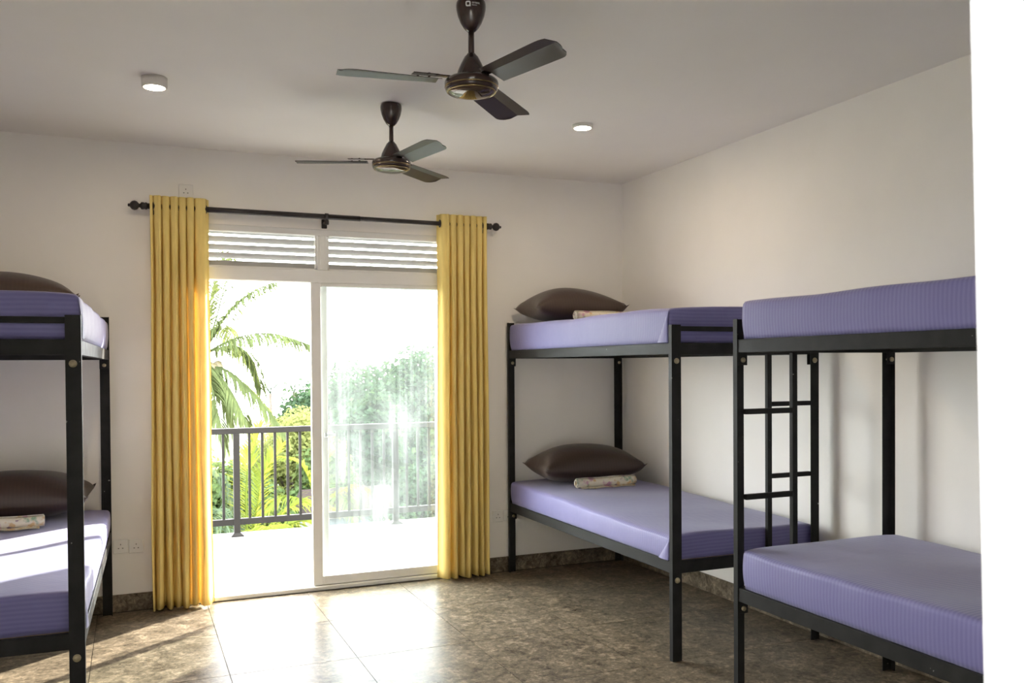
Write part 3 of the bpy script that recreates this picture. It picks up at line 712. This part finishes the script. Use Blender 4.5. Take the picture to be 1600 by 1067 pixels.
def leaf_cloud(lumps, n, size, flat=0.5):
    """n folded leaves spread over the surfaces of ellipsoid lumps -> numpy mesh data"""
    ws = np.array([l[3]*l[4] for l in lumps]); ws = ws/ws.sum()
    idx = np.random.choice(len(lumps), n, p=ws); L_ = np.array(lumps, float)[idx]
    d = np.random.normal(size=(n, 3)); d /= np.linalg.norm(d, axis=1)[:, None]
    rad = np.random.uniform(0.62, 1.05, (n, 1))
    P = L_[:, :3]+d*rad*L_[:, 3:6]
    nrm = d+np.random.normal(scale=0.55, size=(n, 3)); nrm[:, 2] += 0.35; nrm /= np.linalg.norm(nrm, axis=1)[:, None]
    t = np.cross(nrm, np.random.normal(size=(n, 3))); t[:, 2] -= 0.25; t /= np.linalg.norm(t, axis=1)[:, None]
    b = np.cross(nrm, t); b /= np.linalg.norm(b, axis=1)[:, None]
    s = size*np.random.uniform(0.6, 1.35, (n, 1))
    v0 = P; v2 = P+t*s; v1 = P+t*s*0.5+b*s*0.30+nrm*s*0.08; v3 = P+t*s*0.5-b*s*0.30+nrm*s*0.08
    V = np.stack([v0, v1, v2, v3], 1).reshape(-1, 3)
    F = np.arange(n)[:, None]*4
    F = np.concatenate([np.hstack([F, F+1, F+2]), np.hstack([F, F+2, F+3])])
    return V, F
def np_mesh(name, V, F, mat):
    me = bpy.data.meshes.new(name); me.from_pydata(V.tolist(), [], F.tolist()); me.update(); me.materials.append(MT[mat]); return me
def tree(loc, rx, rz_, topz, label, cat, mat, n, size, seed, nl=14, name='leafy_tree'):
    rnd = random.Random(seed); np.random.seed(seed)
    r = thing(name, (loc[0], loc[1], GZ), label, cat, 'trees beyond the balcony')
    cz = topz-rz_-GZ
    lumps = [(0, 0, cz, rx*0.78, rx*0.66, rz_*0.80), (0, 0, cz, rx*0.5, rx*0.45, rz_*0.5)]
    for k in range(nl):
        a = rnd.uniform(0, 2*PI); e = rnd.uniform(-0.55, 1.2)
        q = rnd.uniform(0.26, 0.42)
        lumps.append((math.cos(a)*math.cos(e)*rx*0.72, math.sin(a)*math.cos(e)*rx*0.62, cz+math.sin(e)*rz_*0.66, rx*q, rx*q, rz_*q))
    V, F = leaf_cloud(lumps, n, size)
    fo = link('foliage', np_mesh('foliage', V, F, mat), r); tag(fo, kind='stuff')
    tr = MB(); tr.tube([(0, 0, 0), (0.1, 0.05, cz*0.5), (0, 0, cz)], [rx*0.10, rx*0.07, rx*0.04], 8).build('trunk', 'trunk', r)
    lb = MB()
    for l in lumps[2:8]: lb.tube([(0, 0, cz*0.55), (l[0]*0.5, l[1]*0.5, (cz*0.55+l[2])/2+0.1), (l[0], l[1], l[2])], [rx*0.04, rx*0.03, rx*0.012], 6)
    lb.build('branches', 'trunk', r)
    return r
# big hazy tree behind the glass and the canopies around it
tree((8.1, 34.0), 5.4, 4.4, 2.45, 'tall broad tree seen through the dusty glass panel', 'tree', 'leaf_dark', 34000, 0.27, 11, 26)
tree((4.7, 27.0), 1.9, 2.2, 0.50, 'rounded tree left of the tall tree, behind the glass panel edge', 'tree', 'leaf_dark', 5000, 0.28, 12)
tree((1.2, 23.0), 1.75, 2.1, 0.36, 'pale yellow-green rounded tree above the railing at the open side', 'tree', 'leaf_yellow', 12000, 0.15, 13, 22)
tree((-3.0, 24.0), 2.1, 2.2, 0.12, 'yellow-green tree behind the drooping palm fronds', 'tree', 'leaf_yellow', 10000, 0.17, 14, 16)
tree((-9.0, 27.0), 3.0, 3.0, 0.9, 'leafy tree hidden beyond the left curtain', 'tree', 'leaf_mid', 4000, 0.36, 15)
tree((5.4, 19.0), 2.0, 2.3, -0.60, 'dark bushy tree low behind the glass, in front of the tall tree', 'tree', 'leaf_dark', 11000, 0.17, 16, 18)
tree((1.75, 22.6-2.6), 1.0, 1.7, -0.75, 'mid green bushy tree low beside the sliding panel stile', 'tree', 'leaf_mid', 5000, 0.18, 17)
tree((-0.9, 18.6), 1.6, 2.0, -0.80, 'mid green bushy tree behind the young palm', 'tree', 'leaf_mid', 6000, 0.20, 18)
tree((12.5, 21.0), 3.0, 3.2, 0.75, 'leafy tree beyond the right curtain', 'tree', 'leaf_mid', 4500, 0.34, 19)
tree((18.0, 42.0), 4.5, 4.0, 1.6, 'far leafy tree beyond the tall tree', 'tree', 'leaf_dark', 3500, 0.5, 20)
tree((-5.6, 19.0), 1.8, 2.2, -1.5, 'low bushy tree under the coconut palm', 'tree', 'leaf_mid', 5000, 0.22, 21)
tree((1.75, 12.6), 0.75, 1.0, -1.45, 'dark bush in front of the small house behind the glass', 'bush', 'leaf_dark', 4000, 0.13, 25, name='leafy_bush')
tree((4.6, 13.2), 1.3, 1.5, -1.35, 'dark bush low behind the glass near the right curtain', 'bush', 'leaf_dark', 5000, 0.16, 24, name='leafy_bush')
tree((2.2, 8.6), 0.95, 1.2, -0.72, 'bright yellow-green bush just past the railing at the right', 'bush', 'leaf_yellow', 4200, 0.13, 22, name='leafy_bush')
tree((0.30, 8.3), 0.75, 1.0, -1.02, 'bright green bush below the railing beside the panel stile', 'bush', 'leaf_yellow', 3200, 0.13, 23, name='leafy_bush')

def frond(parent, pts, leaf, mat, seed, n=46, hang=0.55, w=0.020, name='frond', spread=0.75):
    """rachis through pts (crown-local), leaflets both sides, drooping by hang"""
    rnd = random.Random(seed)
    P = [Vector(p_) for p_ in pts]
    def at(t_):                                         # Catmull-Rom through the points
        k = min(int(t_*(len(P)-1)), len(P)-2); f = t_*(len(P)-1)-k
        a, b, c_, d = P[max(k-1, 0)], P[k], P[k+1], P[min(k+2, len(P)-1)]
        return 0.5*((2*b)+(c_-a)*f+(2*a-5*b+4*c_-d)*f*f+(3*b-a-3*c_+d)*f**3)
    g = MB(); g.tube([at(i/14) for i in range(15)], [0.022*(1-0.85*i/14) for i in range(15)], 6)
    for i in range(n):
        t_ = 0.14+0.86*i/(n-1); o = at(t_); tg = (at(min(1, t_+0.02))-at(max(0, t_-0.02))).normalized()
        sd = tg.cross(Vector((0, 0, 1)))
        sd = sd.normalized() if sd.length > 0.15 else Vector((1, 0.2, 0)).normalized()
        upv = sd.cross(tg).normalized()
        ln = leaf*(0.55+0.45*math.sin(PI*min(1, t_*0.95+0.1)))*rnd.uniform(0.85, 1.1)
        for s_ in (-1, 1):
            d0 = (sd*s_*spread+tg*0.65+upv*0.22+Vector((rnd.uniform(-.12, .12), rnd.uniform(-.12, .12), rnd.uniform(-.12, .12)))).normalized()
            q = [o]; d = d0.copy()
            for k in range(4):
                d = (d+Vector((0, 0, -hang*(0.35+0.25*k)))).normalized(); q.append(q[-1]+d*ln/4)
            wv = d0.cross(Vector((0, 0, 1))); wv = wv.normalized()*w if wv.length > 0.05 else tg*w
            ws = (0.55, 1.0, 0.85, 0.5)
            vs = []
            for k in range(4): vs += [q[k]+wv*ws[k], q[k]-wv*ws[k]]
            vs.append(q[4])
            g.add(vs, [(0, 1, 3, 2), (2, 3, 5, 4), (4, 5, 7, 6), (6, 7, 8)])
    return g.build(name, mat, parent)

# coconut palm whose crown hangs over the left of the view
PX, PY, PZ = -2.10, 13.0, 1.75
palm = thing('coconut_palm', (PX-0.9, PY+0.3, GZ), 'coconut palm with drooping fronds and nuts, left part of the balcony view', 'palm tree')
cr = Vector((0.9, -0.3, PZ-GZ))
MB().tube([(0, 0, 0), (0.15, 0, 2.2), (0.45, -0.1, 4.6), cr-Vector((0.05, 0, 0.25)), cr+Vector((0, 0, 0.1))], [0.24, 0.17, 0.15, 0.17, 0.10], 10).build('trunk', 'trunk', palm)
fr = [  # (dx, dy, dz) way points from the crown
 ([(0, 0, 0), (0.40, -0.2, 0.72), (0.84, -0.4, 1.18), (1.30, -0.6, 1.42)], 0.55, 0.75),
 ([(0, 0, 0), (0.10, 0.1, 0.75), (0.24, 0.2, 1.45), (0.46, 0.3, 2.05)], 0.70, 0.45),
 ([(0, 0, 0), (0.64, -0.4, 0.33), (1.28, -0.7, 0.40), (1.98, -0.9, 0.17)], 0.66, 0.95),
 ([(0, 0, 0), (0.62, 0.3, 0.18), (1.02, 0.5, -0.12), (1.20, 0.6, -0.72)], 0.66, 0.85),
 ([(0, 0, -0.1), (0.55, -0.3, -0.42), (1.10, -0.5, -1.02), (1.50, -0.6, -1.62)], 0.70, 0.9),
 ([(0, 0, -0.1), (0.35, -0.6, -0.55), (0.62, -0.9, -1.10), (0.86, -1.0, -1.80)], 0.66, 0.8),
 ([(0, 0, -0.1), (0.05, -0.7, -0.45), (0.16, -1.1, -1.05), (0.28, -1.2, -1.75)], 0.62, 0.8),
 ([(0, 0, -0.1), (0.22, -0.2, -0.5), (0.42, -0.3, -1.1), (0.55, -0.3, -1.95)], 0.66, 0.8),
 ([(0, 0, 0), (0.20, -0.3, 0.6), (0.34, -0.5, 1.2), (0.50, -0.6, 1.9)], 0.66, 0.6),
 ([(0, 0, 0), (-0.5, 0.1, 0.6), (-1.1, 0.2, 0.8), (-1.9, 0.3, 0.5)], 0.66, 0.85),
 ([(0, 0, 0), (-0.6, -0.4, 0.2), (-1.3, -0.8, 0.0), (-1.9, -1.1, -0.7)], 0.66, 0.85),
 ([(0, 0, 0), (-0.3, 0.6, 0.4), (-0.6, 1.3, 0.3), (-0.8, 2.0, -0.3)], 0.66, 0.85),
 ([(0, 0, -0.1), (-0.5, 0.1, -0.5), (-0.8, 0.2, -1.1), (-1.0, 0.2, -1.8)], 0.66, 0.8),
 ([(0, 0, 0), (0.3, 0.8, 0.5), (0.6, 1.6, 0.6), (0.9, 2.2, 0.1)], 0.6, 0.85),
]
for k, (pts, lf, hg) in enumerate(fr): frond(palm, [Vector(p_)+cr for p_ in pts], lf, 'frond', 100+k, 62, hg, 0.022)
nut = MB(); nut.lathe([(0, -0.15), (0.045, -0.135), (0.085, -0.09), (0.105, -0.02), (0.10, 0.05), (0.07, 0.105), (0.03, 0.13), (0, 0.135)], 12)
nme = nut.mesh('coconut', 'coconut')
for dx, dy, dz in ((0.17, -0.18, -0.30), (0.06, -0.24, -0.36), (0.27, -0.10, -0.26), (0.12, -0.08, -0.42), (0.23, -0.22, -0.44), (-0.04, -0.22, -0.28)):
    link('coconut', nme, palm, cr+Vector((dx, dy, dz)))

def small_palm(loc, fronds, label, seed, name='young_palm', wl=0.018):
    r = thing(name, (loc[0], loc[1], GZ), label, 'palm tree')
    c_ = Vector((0, 0, loc[2]-GZ))
    MB().tube([(0, 0, 0), (0.05, 0.03, c_.z*0.5), (0, 0, c_.z)], [0.16, 0.12, 0.09], 9).build('trunk', 'trunk', r)
    for k, (pts, lf, hg, mat, n) in enumerate(fronds):
        frond(r, [Vector(p_)+c_ for p_ in pts], lf, mat, seed+k, n, hg, wl, spread=0.8)
    return r
small_palm((-1.95, 7.0, -1.15), [
 ([(0, 0, 0), (-0.03, 0.0, 0.7), (0.00, -0.05, 1.25), (0.14, -0.1, 1.75)], 0.62, 0.18, 'young_frond', 46),
 ([(0, 0, 0), (0.12, 0.1, 0.6), (0.24, 0.15, 1.1), (0.50, 0.2, 1.50)], 0.60, 0.25, 'young_frond', 44),
 ([(0, 0, 0), (0.40, -0.1, 0.50), (0.75, -0.15, 0.72), (1.15, -0.2, 0.60)], 0.50, 0.45, 'young_frond', 42),
 ([(0, 0, 0), (0.50, 0.2, 0.30), (0.95, 0.3, 0.36), (1.40, 0.35, 0.10)], 0.50, 0.5, 'young_frond', 42),
 ([(0, 0, 0), (-0.25, 0.1, 0.75), (-0.48, 0.1, 1.15), (-0.90, 0.1, 1.30)], 0.62, 0.4, 'old_frond', 44),
 ([(0, 0, 0), (-0.40, -0.2, 0.45), (-0.80, -0.3, 0.60), (-1.30, -0.4, 0.35)], 0.60, 0.5, 'old_frond', 44),
 ([(0, 0, 0), (0.1, -0.5, 0.4), (0.2, -0.9, 0.5), (0.3, -1.4, 0.25)], 0.55, 0.5, 'young_frond', 40),
 ([(0, 0, 0), (-0.2, 0.6, 0.4), (-0.3, 1.1, 0.5), (-0.4, 1.5, 0.2)], 0.55, 0.5, 'old_frond', 40),
], 'young palm with bright yellow-green upright fronds right behind the railing', 200)
small_palm((-0.10, 11.5, -1.35), [
 ([(0, 0, 0), (0.05, 0, 0.6), (0.15, -0.05, 1.0), (0.45, -0.1, 1.3)], 0.55, 0.3, 'young_frond', 38),
 ([(0, 0, 0), (-0.15, 0, 0.55), (-0.35, 0, 0.95), (-0.7, 0, 1.1)], 0.55, 0.3, 'young_frond', 38),
 ([(0, 0, 0), (0.4, 0, 0.35), (0.8, 0, 0.45), (1.2, 0, 0.2)], 0.55, 0.5, 'young_frond', 38),
 ([(0, 0, 0), (-0.4, -0.2, 0.3), (-0.8, -0.3, 0.35), (-1.2, -0.4, 0.05)], 0.55, 0.5, 'young_frond', 38),
 ([(0, 0, 0), (0.2, -0.4, 0.3), (0.35, -0.8, 0.3), (0.5, -1.2, 0.0)], 0.55, 0.5, 'frond', 38),
], 'smaller young palm with fan of yellow-green fronds near the sliding panel stile', 240)
for (x, y, z, lb, sd) in ((3.0, 40.0, 1.05, 'far small palm left of centre on the skyline', 300), (4.6, 42.5, 1.05, 'far small palm beside the sliding panel stile on the skyline', 320)):
    small_palm((x, y, z-0.9), [([(0, 0, 0), (0.4*math.cos(a), 0.4*math.sin(a), 0.45), (0.8*math.cos(a), 0.8*math.sin(a), 0.5), (1.2*math.cos(a), 1.2*math.sin(a), 0.1)], 0.5, 0.5, 'old_frond', 14)
               for a in [k*2*PI/7+0.2 for k in range(7)]]+[([(0, 0, 0), (0.05, 0, 0.5), (0.1, 0, 0.9), (0.15, 0, 1.2)], 0.4, 0.4, 'old_frond', 12)], lb, sd, 'distant_palm', 0.014)

# small house among the trees
hs = thing('small_house', (0.72, 14.6, GZ-0.0), 'small pale blue house with brown roof glimpsed through the railing', 'house')
MB().box((-0.35, 0, 0), (1.5, 1.8, 3.25)).build('wall', 'house_wall', hs)
MB().add([(-0.50, -0.25, 3.2), (1.7, -0.25, 3.2), (1.7, 2.0, 3.2), (-0.50, 2.0, 3.2), (-0.50, 0.9, 3.75), (1.7, 0.9, 3.75)],
         [(0, 1, 5, 4), (2, 3, 4, 5), (1, 2, 5), (3, 0, 4), (3, 2, 1, 0)]).build('roof', 'house_roof', hs)
for wx in (-0.22, 0.75):
    w_ = MB().box((wx, -0.05, 1.9), (wx+0.55, 0.02, 2.75), 0.01).build('window', 'white_frame', hs)
    MB().box((wx+0.06, -0.06, 1.96), (wx+0.26, -0.045, 2.69)).box((wx+0.29, -0.06, 1.96), (wx+0.49, -0.045, 2.69)).build('pane', 'house_glass', w_)
